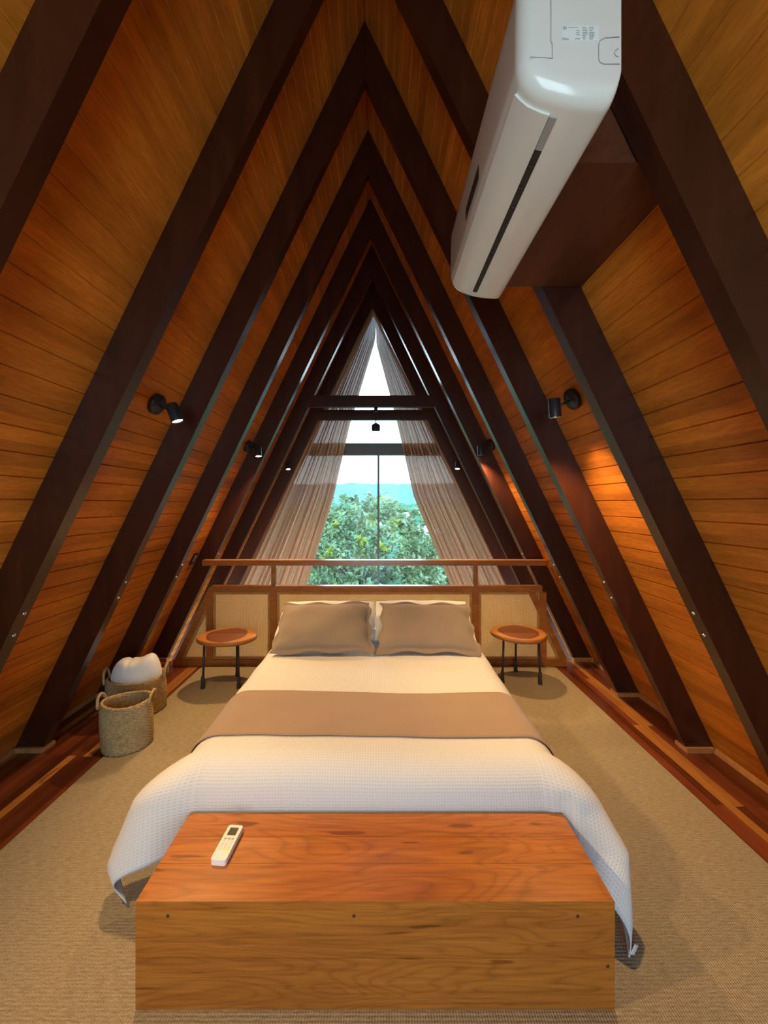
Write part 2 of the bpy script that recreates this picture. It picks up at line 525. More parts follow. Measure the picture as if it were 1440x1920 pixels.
# back gable (behind the camera) with a broad window
def gable_x(z, s): return xpl(z, s) + s * 0.12
mb = MB()
zt, zb, wl, wr = 2.45, 0.10, -0.92, 0.73
for s in (-1, 1):
    xe = wl if s < 0 else wr
    mb.prism([(gable_x(FZ, s), FZ), (gable_x(zt, s), zt), (xe, zt), (xe, FZ)], 'y', Y0 - 0.12, Y0)
mb.prism([(wl, FZ), (wr, FZ), (wr, zb), (wl, zb)], 'y', Y0 - 0.12, Y0)
mb.prism([(gable_x(zt, -1), zt), (gable_x(zt, 1), zt), (RX, APEX + 0.25)], 'y', Y0 - 0.12, Y0)
struct(mb.build('wall_back', M['board']))
w2 = struct(empty('window_2', (0, Y0 - 0.06, 0)))
mb = MB()
for z in (zb + 0.03, zt - 0.03):
    mb.box((wl, -0.03, z - 0.03), (wr, 0.03, z + 0.03))
for x in (wl + 0.025, RX, wr - 0.025):
    mb.box((x - 0.025, -0.03, zb + 0.06), (x + 0.025, 0.03, zt - 0.06))
mb.build('window_frame', M['window_metal'], w2)
MB().box((wl, -0.004, zb), (wr, 0.004, zt)).build('pane', M['glass'], w2)

# front gable: all glass, dark metal members
w1 = struct(empty('window_1', (0, 5.88, 0)))
mb = MB()
for s in (-1, 1):
    a = [(xpl(LOW, s), LOW), (xpl(LOW, s) - s * 0.07, LOW), (RX, RZ + 0.36 - 0.07 * SLOPE), (RX, APEX)]
    mb.prism(a, 'y', -0.04, 0.04)
mb.build('window_frame', M['window_metal'], w1)
mb = MB(); z0, z1 = 2.295, 2.475
mb.prism([(xpl(z0, -1), z0), (xpl(z0, 1), z0), (xpl(z1, 1), z1), (xpl(z1, -1), z1)], 'y', -0.05, 0.05).build('transom', M['window_metal'], w1)
mb = MB(); z0, z1 = -0.16, -0.01
mb.prism([(xpl(z0, -1), z0), (xpl(z0, 1), z0), (xpl(z1, 1), z1), (xpl(z1, -1), z1)], 'y', -0.05, 0.05).build('transom', M['window_metal'], w1)
MB().box((-0.035, -0.02, -0.01), (-0.005, 0.02, 2.295)).build('mullion', M['window_metal'], w1)
MB().prism([(xpl(LOW, -1), LOW), (xpl(LOW, 1), LOW), (RX, APEX)], 'y', 0.005, 0.012).build('pane', M['glass'], w1)

# ------------------------------------------------------------------ A-frames of the roof
FR_Y = [1.02, 1.72, 2.42, 3.12, 3.82, 4.50, 5.20]
FT = 0.065
FR_LABEL = [
    'dark timber rafter pair nearest the camera, its beams cutting across both upper corners',
    'dark timber rafter pair directly before the first wall spotlight, passing behind the white air conditioner',
    'dark timber rafter pair whose foot stands on the floorboards beside the empty basket',
    'dark timber rafter pair standing beside the basket that holds the white blanket',
    'dark timber rafter pair that meets the ends of the cane railing behind the bed',
    'dark timber rafter pair with the nearer collar tie and the hanging spotlight',
    'dark timber rafter pair with the farther collar tie, right before the curtains',
]
def bolt_mb(p, n):
    mb = MB()
    q = Vector((0, 0, 1)).rotation_difference(Vector(n)).to_matrix().to_4x4()
    mb.lathe([(0, 0.007), (0.007, 0.006), (0.009, 0.002), (0.009, -0.002), (0, -0.002)], 10).xform(Matrix.Translation(p) @ q)
    return mb
for i, y in enumerate(FR_Y):
    root = empty('rafter_pair', (0, y, 0))
    tag(root, FR_LABEL[i], 'rafters', 'A-frame rafter pairs of the roof')
    foot = FZ if y < 3.9 else LOW
    for s in (-1, 1):
        poly = [(xin(foot, s), foot), (xin(foot, s) + s * DEP, foot), (RX + s * 0.0005, RZ + DEP * SLOPE), (RX + s * 0.0005, RZ)]
        MB().prism(poly, 'y', 0, FT).bevel(0.004, 2).build('rafter', M['rafter'], root)
        if 1.5 < y < 3.9:
            for zb_ in (1.05, 0.95):
                bolt_mb((xin(zb_, s) - s * 0.0005, FT * 0.5, zb_), (-s * SIN, 0, -COSA)).build('bolt', M['steel'], root)
            mb = MB()                           # moulding round the foot
            xi, xo = xin(foot, s), xin(foot, s) + s * (DEP - 0.022)
            a, b = sorted((xi - s * 0.020, xo))
            mb.box((a, -0.018, foot), (b, -0.001, foot + 0.030))
            a, b = sorted((xi - s * 0.020, xi - s * 0.002 - s * 0.0))
            mb.box((a, -0.001, foot), (b, FT + 0.018, foot + 0.022))
            mb.bevel(0.004, 2).build('foot_moulding', M['trim'], root)
    if i in (5, 6):
        zl, zh = 2.69, 2.825
        MB().prism([(xin(zl, -1) - 0.001, zl), (xin(zl, 1) + 0.001, zl), (xin(zh, 1) + 0.001, zh), (xin(zh, -1) - 0.001, zh)], 'y', 0.004, FT - 0.004).bevel(0.003, 1).build('collar_tie', M['rafter'], root)

# baseboards: a small moulding along the foot of each slope, broken by the rafters
for s, nm in ((-1, 'baseboard_left'), (1, 'baseboard_right')):
    mb = MB()
    edges = [Y0] + [v for y in FR_Y[:5] for v in (y - 0.02, y + FT + 0.02)] 
    segs = list(zip(edges[0::2], edges[1::2]))
    for a, b in segs:
        if b - a < 0.05: continue
        x = xpl(FZ, s)
        mb.prism([(x - s * 0.002, FZ), (x - s * 0.030, FZ), (x - s * 0.028, FZ + 0.012), (x - s * 0.022, FZ + 0.030), (xpl(FZ + 0.034, s) - s * 0.002, FZ + 0.034)], 'y', a, b)
    struct(mb.build(nm, M['trim']))

# boxed wooden housing that carries the air conditioner
mb = MB()
bz = 2.52
mb.prism([(0.508, bz), (xpl(bz, 1) - 0.004, bz), (0.508, RZ - (0.508 - RX - DEP) * SLOPE - 0.02)], 'y', 1.092, 1.714)
tag(mb.bevel(0.003, 1).build('mounting_box', M['mahogany']), 'dark reddish wooden box on the right slope, carrying the air conditioner', 'wooden box')

# ------------------------------------------------------------------ rug, chest, remote
def rounded_rect(x0, y0, x1, y1, r, seg=8):
    pts = []
    for cx, cy, a0 in ((x1 - r, y1 - r, 0), (x0 + r, y1 - r, 90), (x0 + r, y0 + r, 180), (x1 - r, y0 + r, 270)):
        for k in range(seg + 1):
            a = R(a0 + 90 * k / seg)
            pts.append((cx + r * math.cos(a), cy + r * math.sin(a)))
    return pts
mb = MB().prism(rounded_rect(-1.697, -0.9, 1.673, 3.66, 0.05), 'z', FZ + 0.0005, 0.0)
tag(mb.build('rug', M['sisal']), 'large beige sisal rug under the bed and the wooden chest', 'rug')

CX0, CX1, CY0, CY1, CH = -0.748, 0.720, 1.176, 1.512, 0.331
chest = empty('chest', ((CX0 + CX1) / 2, (CY0 + CY1) / 2, 0.001))
tag(chest, 'low orange-brown wooden chest at the foot of the bed', 'chest')
hx, hy = (CX1 - CX0) / 2, (CY1 - CY0) / 2
mb = MB()
ys = [-hy, -hy + 0.118, -hy + 0.236, hy]
ys = [-hy, -hy + 0.125, -hy + 0.231, hy]
for a, b in zip(ys, ys[1:]):
    mb.box((-hx, a + 0.0006, CH - 0.024), (hx, b - 0.0006, CH))
mb.bevel(0.0016, 2).build('lid', M['chest'], chest)
mb = MB()
for a, b in ((0.0, 0.158), (0.159, CH - 0.0245)):
    mb.box((-hx, -hy, a), (hx, -hy + 0.022, b))
mb.bevel(0.0012, 1).build('front_panel', M['chest'], chest)
for s in (-1, 1):
    mb = MB()
    a, b = sorted((s * hx, s * (hx - 0.022)))
    for z0, z1 in ((0.0, 0.158), (0.159, CH - 0.0245)):
        mb.box((a, -hy + 0.0225, z0), (b, hy - 0.0225, z1))
    mb.bevel(0.0012, 1).build('side_panel', M['chest'], chest)
MB().box((-hx, hy - 0.022, 0), (hx, hy, CH - 0.0245)).bevel(0.0012, 1).build('back_panel', M['chest'], chest)
for (px, pz) in ((-0.635, 0.306), (-0.065, 0.306), (0.62, 0.305), (0.712, 0.152)):
    mb = MB().lathe([(0, 0.0012), (0.0052, 0.0008), (0.0056, -0.003), (0, -0.003)], 12).xform(Matrix.Translation((px, -hy, pz - 0.018)) @ Matrix.Rotation(R(90), 4, 'X'))
    mb.build('plug', M['brass_peg'], chest)

rem = empty('remote_control', (-0.540, 1.363, CH + 0.0015), (0, 0, R(-4)))
tag(rem, 'white air conditioner remote control lying on the wooden chest', 'remote control')
mb = MB().prism(rounded_rect(-0.027, -0.071, 0.027, 0.071, 0.009, 5), 'z', 0, 0.019).bevel(0.004, 3, 50)
o = mb.build('case', M['remote'], rem); smooth_by_angle(o, 35)
MB().prism(rounded_rect(-0.019, 0.022, 0.019, 0.062, 0.003, 3), 'z', 0.0188, 0.0194).build('screen_bezel', M['key'], rem)
MB().prism(rounded_rect(-0.0155, 0.026, 0.0155, 0.058, 0.002, 3), 'z', 0.0194, 0.0199).build('screen', M['lcd'], rem)
for r_ in range(5):
    for c_ in range(3):
        x = -0.0135 + c_ * 0.0135; y = 0.012 - r_ * 0.0105
        if r_ == 4 and c_ == 2: continue
        w = 0.0046
        if r_ == 4 and c_ == 1: x += 0.007; w = 0.011
        mm = M['key_yellow'] if (r_ == 4 and c_ == 1) else (M['key'] if r_ else M['key_mark'])
        MB().prism(rounded_rect(x - w, y - 0.003, x + w, y + 0.003, 0.0015, 3), 'z', 0.0188, 0.0204).build('button', mm, rem)
        if r_ < 4:
            pass

# ------------------------------------------------------------------ bed, bedspread, runner, pillows
BX0, BX1, BY0, BY1, BT = -0.860, 0.790, 1.535, 3.62, 0.480
bed = empty('bed', ((BX0 + BX1) / 2, (BY0 + BY1) / 2, 0.001))
tag(bed, 'double bed with white sheet, standing against the cane railing', 'bed')
bw, bl = (BX1 - BX0) / 2, (BY1 - BY0) / 2
mb = MB().box((-bw + 0.08, -bl + 0.12, 0.10), (bw - 0.08, bl, 0.215)); mb.bevel(0.01, 2).build('base', M['rail'], bed)
mb = MB().box((-bw + 0.045, -bl + 0.06, 0.217), (bw - 0.045, bl, BT - 0.055)); o = mb.bevel(0.10, 6).build('mattress', M['white_cotton'], bed); smooth_by_angle(o, 50)
for sx in (-1, 1):
    for sy in (-1, 1):
        MB().box((sx * (bw - 0.16) - 0.03, sy * (bl - 0.18) - 0.03, 0.0), (sx * (bw - 0.16) + 0.03, sy * (bl - 0.18) + 0.03, 0.099)).build('leg', M['rail'], bed)

RC = 0.135       # rounding of the covered edge
def lerp_tab(tab, t):
    for (a, va), (b, vb) in zip(tab, tab[1:]):
        if t <= b:
            k = (t - a) / (b - a); return tuple(p + (q - p) * k for p, q in zip(va, vb))
    return tab[-1][1]
LEFT_CORNER = [(0.0, (0, 0)), (0.10, (-0.03, 0)), (0.212, (-0.13, -0.010)), (0.41, (-0.215, -0.05)), (0.54, (-0.12, -0.085)), (0.9, (-0.1, -0.09))]
RIGHT_CORNER = [(0.0, (0, 0)), (0.10, (0.03, 0)), (0.212, (0.09, -0.03)), (0.32, (0.14, -0.096)), (0.43, (0.092, -0.160)), (0.54, (0.040, -0.222)), (0.9, (0.04, -0.23))]
def cover(u, v, off=0.0):
    """point of a cloth laid flat over the mattress at (u, v), draped over its sides and foot"""
    cx = min(max(u, BX0 + RC), BX1 - RC); cy = max(v, BY0 + RC)
    du, dv = u - cx, v - cy
    d = math.hypot(du, dv)
    puff = 0.008 * math.sin(u * 3.1 + 0.5) * math.sin(v * 2.3) + 0.006 * mnoise.noise(Vector((u * 4, v * 4, 0.3)))
    ridge = 0.004 * math.sin(v * 16 + 2.5 * u) * max(0, min(1, (v - 2.2) * 3)) * max(0, min(1, (2.95 - v) * 3)) * (0.5 + 0.5 * abs(u) / 0.8)
    top = BT + puff + ridge + 0.004
    if d < 1e-9:
        return Vector((u, v, top + off))
    nx, ny = du / d, dv / d
    corner = 2 * abs(nx * ny)
    left = nx < 0
    arc = RC * PI / 2
    rr = RC + off
    a = min(d, arc) / RC
    fall = max(0.0, d - arc)
    o_, z = rr * math.sin(a), top - RC + rr * math.cos(a) - fall
    sq = 0.30 * RC * corner * math.sin(a)               # a fuller, squarer corner than a quarter turn
    p = Vector((cx + nx * (o_ + sq), cy + ny * (o_ + sq), z))
    ex, ey = lerp_tab(LEFT_CORNER if left else RIGHT_CORNER, d)
    cw = corner ** 0.7
    p.x += cw * ex; p.y += cw * ey
    if fall > 0:
        side = abs(nx) ** 2
        foot = max(0.0, min(1.0, (3.2 - v) / 1.6))
        fl = 0.10 + 0.34 * foot if left else 0.14 + 0.06 * foot
        wv = 0.010 * math.sin(v * 9.0 + (1 if left else 0)) * min(1, fall / 0.2)
        p.x += math.copysign(side * (1 - corner) * (fall * fl + wv), nx)
        p.z += side * (1 - corner) * fall * fl * fl * 0.45
        ph = math.atan2(abs(ny), abs(nx)) / (PI / 2)
        fold = 0.028 * (math.sin(ph * 2 * PI * 1.5 + (0.6 if left else 2.4)) + 0.4) * min(1, fall / 0.25) * min(1, corner * 2)
        p.x += nx * fold; p.y += ny * fold
    if p.y < 1.530 + off and CX0 - 0.02 < p.x < CX1 + 0.022:      # tucked in behind the chest
        p.y = max(p.y, 1.522 + off)
    zmin = 0.008 + off
    if p.z < zmin: p.z = zmin
    return p

def cloth(name, mat, u0, u1, v0, v1, off, step=0.02, thick=0.004):
    nu = int((u1 - u0) / step) + 1; nv = int((v1 - v0) / step) + 1
    U = lambda i: u0 + (u1 - u0) * i / (nu - 1)
    V = lambda j: v0 + (v1 - v0) * j / (nv - 1)
    mb = MB()
    mb.grid(lambda i, j: cover(U(i), V(j), off), nu, nv, uvfn=lambda i, j: (U(i), V(j)))
    o = mb.build(name, mat, normals=False)
    md = o.modifiers.new('thickness', 'SOLIDIFY'); md.thickness = thick; md.offset = 1
    return o
o = cloth('bedspread', M['waffle'], BX0 - 0.24, BX1 + 0.27, BY0 - 0.25, 3.36, 0.002, 0.015)
tag(o, 'white waffle-weave bedspread draped over the bed', 'bedspread')
bedspread = o
o = cloth('bed_runner', M['taupe'], BX0 - 0.20, BX1 + 0.25, 1.745, 2.150, 0.012, 0.02, 0.003)
tag(o, 'taupe cloth runner laid across the white bedspread', 'bed runner')
mb = MB().box((-0.016, -0.002, -0.03), (0.016, 0.002, 0.0))
TAG_OBJ = mb.bevel(0.0008, 1).build('care_tag', M['tag'], bedspread)
tp = cover(BX1 + 0.27, BY0 - 0.25)
TAG_OBJ.location = (tp.x + 0.020, tp.y, max(0.034, tp.z + 0.02)); TAG_OBJ.rotation_euler = (R(15), R(-50), R(20))

def pillow(name, mat, a, b, T, seed, ear=0.05, wavy=1.0, flange=0.0, taper=0.0):
    n = 61
    rnd = random.Random(seed)
    ph = [rnd.uniform(0, 6.28) for _ in range(6)]
    mb = MB()
    def P(i, j, side):
        u = -1 + 2 * i / (n - 1); v = -1 + 2 * j / (n - 1)
        u = math.copysign(abs(u) ** 0.85, u); v = math.copysign(abs(v) ** 0.85, v)
        x = a * u * (1 - ear * (1 - v * v)) * (1 - taper * (v + 1) / 2); y = b * v * (1 - ear * 1.2 * (1 - u * u))
        fu, fv = abs(u) / (1 - flange), abs(v) / (1 - flange * a / b)
        e = max(0, (1 - fu ** 2.6)) * max(0, (1 - fv ** 2.6))
        t = T * e ** 0.48
        w = 0.010 * math.sin(5 * u + ph[0]) * math.sin(4 * v + ph[1]) * e
        # creases running in from the corners
        cr = 0.006 * math.sin(14 * (u * v) + ph[2]) * (abs(u * v)) ** 0.6 * e ** 0.5
        edge = 0.006 * math.sin(9 * v + ph[3]) * (abs(u) ** 6) + 0.005 * math.sin(8 * u + ph[4]) * (abs(v) ** 6)
        edge *= wavy
        return Vector((x + edge * 1.4 * (abs(u) ** 4), y + edge * (abs(v) ** 4), side * (t + 0.003) + w + cr * side + edge))
    A = mb.grid(lambda i, j: P(i, j, 1), n, n)
    B = mb.grid(lambda i, j: P(i, j, -1), n, n)
    bm = mb.bm
    ring = [(i, 0) for i in range(n)] + [(n - 1, j) for j in range(1, n)] + [(i, n - 1) for i in range(n - 2, -1, -1)] + [(0, j) for j in range(n - 2, 0, -1)]
    for k in range(len(ring)):
        (i, j), (i2, j2) = ring[k], ring[(k + 1) % len(ring)]
        fc = bm.faces.new([A[i][j], A[i2][j2], B[i2][j2], B[i][j]]); fc.smooth = True
    return mb.build(name, mat)

for (x, y, z, rz, seed, lab) in ((-0.422, 3.085, 0.612, 0.5, 3, 'white pillow tucked behind the taupe pillow on the basket side of the bed'),
                                 (0.347, 3.085, 0.616, -0.5, 5, 'white pillow tucked behind the taupe pillow on the side away from the baskets')):
    o = pillow('pillow', M['white_cotton'], 0.381, 0.225, 0.062, seed, 0.0, 0.3)
    o.location = (x, y, z); o.rotation_euler = (R(25), 0, R(rz))
    tag(o, lab, 'pillow', 'white pillows')
for (x, y, z, rz, seed, lab) in ((-0.408, 2.835, 0.647, 0.5, 11, 'taupe linen pillow propped on the basket side of the bed'),
                                 (0.346, 2.840, 0.643, -1, 17, 'taupe linen pillow propped on the bed side away from the baskets')):
    o = pillow('pillow', M['taupe_pillow'], 0.371, 0.222, 0.072, seed, 0.055, 1.3, 0.075, 0.07)
    o.location = (x, y, z); o.rotation_euler = (R(38), R(-1 if x < 0 else 0.6), R(rz))
    tag(o, lab, 'pillow', 'taupe pillows')

# ------------------------------------------------------------------ cane railing behind the bed
rail = empty('railing', (0, 3.72, FZ))
tag(rail, 'orange-brown wooden railing with woven cane panels behind the bed', 'railing')
def rbox(name, x0, x1, z0, z1, mat, y0=-0.025, y1=0.025, bev=0.003):
    return MB().box((x0, y0, z0 - FZ), (x1, y1, z1 - FZ)).bevel(bev, 2).build(name, mat, rail)
PLX, PRX, PW = -1.025, 0.925, 0.05
ELX, ERX = -1.64, 1.575
RZT, RZM = 1.010, 0.762
rbox('handrail', -1.705, 1.620, RZT - 0.052, RZT, M['rail'], -0.035, 0.035, 0.005)
rbox('mid_rail', -1.62, 1.565, RZM - 0.062, RZM, M['rail'], -0.028, 0.028)
rbox('bottom_rail', -1.99, 1.80, FZ, FZ + 0.062, M['rail'], -0.028, 0.028)
for x in (PLX, PRX):
    rbox('post', x - 0.032, x + 0.032, FZ + 0.063, RZM - 0.063, M['rail'])
    rbox('post', x - 0.022, x + 0.022, RZM + 0.001, RZT - 0.053, M['rail'], -0.02, 0.02)
for x in (ELX, ERX):
    rbox('end_post', x - 0.03, x + 0.03, FZ + 0.063, RZM - 0.063, M['rail'])
for s in (-1, 1):                                 # slanted strut along the roof
    def sx_(z): return (-1.915 if s < 0 else 1.745) - s * (z - 0.05) / SLOPE
    z0, z1 = FZ + 0.063, RZM - 0.02
    poly = [(sx_(z0) , z0 - FZ), (sx_(z0) + s * 0.062, z0 - FZ), (sx_(z1) + s * 0.062, z1 - FZ), (sx_(z1), z1 - FZ)]
    MB().prism(poly, 'y', -0.026, 0.022).bevel(0.003, 1).build('strut', M['rail'], rail)
def cane(poly):
    """open weave of flat strands clipped to a convex outline (x, z); each strand has thickness"""
    mb = MB(); p = 0.0150; w = 0.0054; t = 0.0008
    def clip(c, axis):
        hit = []
        for (a, b) in zip(poly, poly[1:] + poly[:1]):
            if (a[axis] - c) * (b[axis] - c) < 0:
                k = (c - a[axis]) / (b[axis] - a[axis]); hit.append(a[1 - axis] + k * (b[1 - axis] - a[1 - axis]))
        return (min(hit), max(hit)) if len(hit) == 2 else None
    xs = [q[0] for q in poly]; zs = [q[1] for q in poly]
    n = int((max(xs) - min(xs)) / p); 
    for k in range(n + 1):
        c = min(xs) + p * (k + 0.5); r_ = clip(c, 0)
        if r_: mb.box((c - w, -t * 2, r_[0] - FZ), (c + w, 0, r_[1] - FZ))
    n = int((max(zs) - min(zs)) / p)
    for k in range(n + 1):
        c = min(zs) + p * (k + 0.5); r_ = clip(c, 1)
        if r_: mb.box((r_[0], 0.0002, c - w - FZ), (r_[1], t * 2, c + w - FZ))
    return mb.build('cane_panel', M['cane'], rail)
zc0, zc1 = FZ + 0.063, RZM - 0.063
def beads(cp, x0, x1, z0, z1, w=0.022):
    mb = MB()
    mb.box((x0, -0.016, z0 - FZ), (x0 + w, -0.003, z1 - FZ)); mb.box((x1 - w, -0.016, z0 - FZ), (x1, -0.003, z1 - FZ))
    mb.box((x0 + w, -0.016, z0 - FZ), (x1 - w, -0.003, z0 + w - FZ)); mb.box((x0 + w, -0.016, z1 - w - FZ), (x1 - w, -0.003, z1 - FZ))
    mb.bevel(0.002, 1).build('beading', M['bead'], cp)
for x0, x1 in ((ELX + 0.031, PLX - 0.033), (PLX + 0.033, PRX - 0.033), (PRX + 0.033, ERX - 0.031)):
    cp = cane([(x0, zc0), (x1, zc0), (x1, zc1), (x0, zc1)])
    beads(cp, x0, x1, zc0, zc1)
for s, xp in ((-1, ELX - 0.031), (1, ERX + 0.031)):
    x0 = (-1.915 if s < 0 else 1.745)
    h = (abs(x0) - abs(xp)) * SLOPE
    cp = cane([(xp, zc0), (x0, zc0), (xp, zc0 + h)])
    mb = MB()
    mb.prism([(x0, zc0 - FZ), (x0 - s * 0.03, zc0 - FZ), (xp, zc0 + h - 0.06 - FZ), (xp, zc0 + h - FZ)], 'y', -0.016, -0.003)
    mb.box((min(xp, x0 - s * 0.03), -0.016, zc0 - FZ), (max(xp, x0 - s * 0.03), -0.0031, zc0 + 0.018 - FZ))
    mb.build('beading', M['bead'], cp)

# ------------------------------------------------------------------ stools
def stool_parts(root, seed, lx):
    rnd = random.Random(seed)
    n = 72
    def rad(a): return 1 + 0.030 * math.sin(2 * a + seed) + 0.022 * math.sin(3 * a + 1.3 * seed) + 0.010 * math.sin(7 * a + seed)
    prof = [(0.0, 0.380), (0.60, 0.380), (0.94, 0.381), (0.985, 0.388), (1.0, 0.400), (0.995, 0.410), (0.97, 0.418), (0.90, 0.420), (0.45, 0.4205), (0.0, 0.4205)]
    mb = MB(); rings = []
    for r, z in prof:
        if r == 0: rings.append(mb.verts([(0, 0, z)]))
        else: rings.append(mb.verts([(0.245 * r * rad(2 * PI * k / n) * math.cos(2 * PI * k / n), 0.205 * r * rad(2 * PI * k / n) * math.sin(2 * PI * k / n), z) for k in range(n)]))
    for A, B in zip(rings, rings[1:]):
        for k in range(n):
            q = [A[0] if len(A) == 1 else A[k], A[0] if len(A) == 1 else A[(k + 1) % n], B[0] if len(B) == 1 else B[(k + 1) % n], B[0] if len(B) == 1 else B[k]]
            f = mb.bm.faces.new(list(dict.fromkeys(q))); f.smooth = True
    o = mb.build('seat', M['stool'], root); smooth_by_angle(o, 45)
    for (x, y) in lx:
        lg = MB().tube([(x * 0.93, y * 0.93, 0.379), (x, y, 0.0)], 0.0095, 12).build('leg', M['iron'], root)
        MB().lathe([(0, 0.0), (0.018, 0.0), (0.0185, 0.006), (0.0145, 0.05), (0.0145, 0.095), (0.012, 0.100), (0.0097, 0.100)], 14).build('foot_sleeve', M['iron'], lg, (x * 0.996, y * 0.996, 0.0006))
st = empty('stool', (-1.315, 3.315, 0.001))
tag(st, 'three-legged log-slice stool on the bed side nearer the baskets', 'stool', 'log-slice stools beside the bed')
stool_parts(st, 2.1, [(-0.172, -0.090), (0.130, -0.085), (0.030, 0.150)])
st2 = empty('stool', (1.230, 3.395, 0.001))
tag(st2, 'three-legged log-slice stool on the bed side away from the baskets', 'stool', 'log-slice stools beside the bed')
stool_parts(st2, 4.4, [(0.150, -0.095), (-0.165, -0.060), (0.030, 0.165)])

# ------------------------------------------------------------------ baskets and blanket
def basket(root, a, b, h, loop):
    """oval seagrass basket with woven relief, rim and two loop handles"""
    nt, nz = 112, 34
    def P(i, j, inner):
        th = 2 * PI * i / nt; t = j / (nz - 1)
        k = 0.985 + 0.03 * math.sin(t * PI)
        wv = 0.0032 * (1 if (i // 2 + j) % 2 else -1)
        bulge = 0.004 * math.sin(3 * th + 4 * t)
        aa = a * k + wv + bulge - (0.012 if inner else 0); bb = b * k + wv + bulge - (0.012 if inner else 0)
        z = 0.002 + t * h + (0.008 if inner and j == 0 else 0) + 0.006 * math.sin(2 * th + 1) * t
        return Vector((aa * math.cos(th), bb * math.sin(th), z))
    mb = MB()
    A = mb.grid(lambda i, j: P(i, j, False), nt, nz, wrap=True)
    B = mb.grid(lambda i, j: P(i, j, True), nt, nz, wrap=True)
    for i in range(nt):
        i2 = (i + 1) % nt
        mb.bm.faces.new([A[i][-1], A[i2][-1], B[i2][-1], B[i][-1]])
    mb.bm.faces.new([A[i][0] for i in range(nt)]); mb.bm.faces.new([B[i][0] for i in range(nt)])
    mb.build('body', M['seagrass'], root)
    k = 0.985
    pts = [(a * k * math.cos(t) - 0.005 * math.cos(t), b * k * math.sin(t) - 0.005 * math.sin(t), h + 0.004 + 0.006 * math.sin(2 * t + 1)) for t in [2 * PI * q / 64 for q in range(64)]]
    MB().tube(pts, [0.0085 + 0.0012 * ((q % 3) - 1) for q in range(64)], 8, closed=True).build('rim', M['seagrass'], root)
    for s in (-1, 1):
        pts = []
        for q in range(15):
            ph = PI * q / 14
            yy = 0.050 * math.cos(ph); zz = h - 0.018 + loop * math.sin(ph) ** 0.8
            pts.append((s * (a * k + 0.002 + 0.010 * math.sin(ph)), yy, zz))
        MB().tube(pts, [0.0085 + 0.001 * (q % 2) for q in range(15)], 8).build('handle', M['seagrass'], root)
b1 = empty('basket', (-1.625, 2.470, 0.001), (0, 0, R(10)))
tag(b1, 'empty oval seagrass basket, the nearer and smaller of the two baskets', 'basket', 'seagrass baskets')
basket(b1, 0.146, 0.118, 0.285, 0.072)
b2 = empty('basket', (-1.825, 2.885, 0.001), (0, 0, R(14)))
tag(b2, 'oval seagrass basket holding the white blanket, behind the empty basket', 'basket', 'seagrass baskets')
basket(b2, 0.197, 0.142, 0.252, 0.100)
mb = MB(); nt_, nr = 64, 22
def blanket(i, j, side):
    th = 2 * PI * i / nt_; t = j / (nr - 1)
    ca, sa = math.cos(th), math.sin(th)
    a, b = 0.169, 0.115
    if side > 0:
        r = math.sin(t * PI / 2)
        x, y = a * ca * r, b * sa * r
        dome = max(0.0, 1 - r ** 5) ** 0.6
        hh = 0.150 + 0.030 * math.exp(-((x - 0.12) / 0.06) ** 2) + 0.004 * math.exp(-((x + 0.11) / 0.06) ** 2) - 0.018 * math.exp(-((x + 0.0) / 0.05) ** 2)
        crease = -0.014 * math.exp(-((x + 0.045 + 0.05 * y) / 0.012) ** 2) - 0.010 * math.exp(-((y - 0.02 - 0.2 * x) / 0.010) ** 2) + 0.004 * mnoise.noise(Vector((x * 18, y * 18, 2)))
        return Vector((x, y, dome * (hh + crease)))
    r = 1 - t
    return Vector((a * ca * r * 0.97, b * sa * r * 0.97, -0.12 * min(1, t * 4)))
mb.grid(lambda i, j: blanket(i, j, 1), nt_, nr, wrap=True)
mb.grid(lambda i, j: blanket(i, j, -1), nt_, nr, wrap=True)
bmesh.ops.remove_doubles(mb.bm, verts=mb.bm.verts, dist=0.0008)
bl_ = mb.build('blanket', M['fleece']); bl_.location = (-1.825, 2.885, 0.246); bl_.rotation_euler = (0, 0, R(14))
tag(bl_, 'folded white fleece blanket stuffed in the farther seagrass basket', 'blanket')

# ------------------------------------------------------------------ air conditioner
AX0, AX1, AY0, AY1, AZ0, AZ1 = 0.290, 0.500, 0.795, 1.600, 2.392, 2.690
ac = empty('air_conditioner', (AX1, (AY0 + AY1) / 2, AZ0))
tag(ac, 'long white split air conditioner high on the boxed slope', 'air conditioner')
al = (AY1 - AY0) / 2; aw = AX1 - AX0; ah = AZ1 - AZ0
def ac_profile(inset=0.0):
    """outline in (x, z) with x = 0 at the wall and -aw at the front"""
    pts = [(0, 0.030), (-0.012, 0.002), (-0.05, 0.000), (-0.10, 0.006), (-0.145, 0.018), (-0.175, 0.032), (-0.195, 0.050), (-0.206, 0.075), (-0.210, 0.110), (-0.208, 0.24), (-0.200, 0.275), (-0.18, 0.293), (-0.15, ah), (0, ah)]
    return pts
def smooth_profile(pts, m=5):
    out = []
    for k in range(len(pts) - 1):
        p0, p1, p2, p3 = (Vector(pts[max(k - 1, 0)]), Vector(pts[k]), Vector(pts[k + 1]), Vector(pts[min(k + 2, len(pts) - 1)]))
        mm = 1 if (k == len(pts) - 2) else m
        for q in range(mm):
            t = q / mm
            out.append(0.5 * ((2 * p1) + (p2 - p0) * t + (2 * p0 - 5 * p1 + 4 * p2 - p3) * t * t + (3 * p1 - p0 - 3 * p2 + p3) * t ** 3))
    out.append(Vector(pts[-1]))
    return out
prof_ = smooth_profile(ac_profile())
mb = MB(); rings = []
rr_ = 0.034
st_ = [(-al, 1.0)] + [(-al + rr_ * (1 - math.sin(a)), 1 - math.sin(a)) for a in ()]
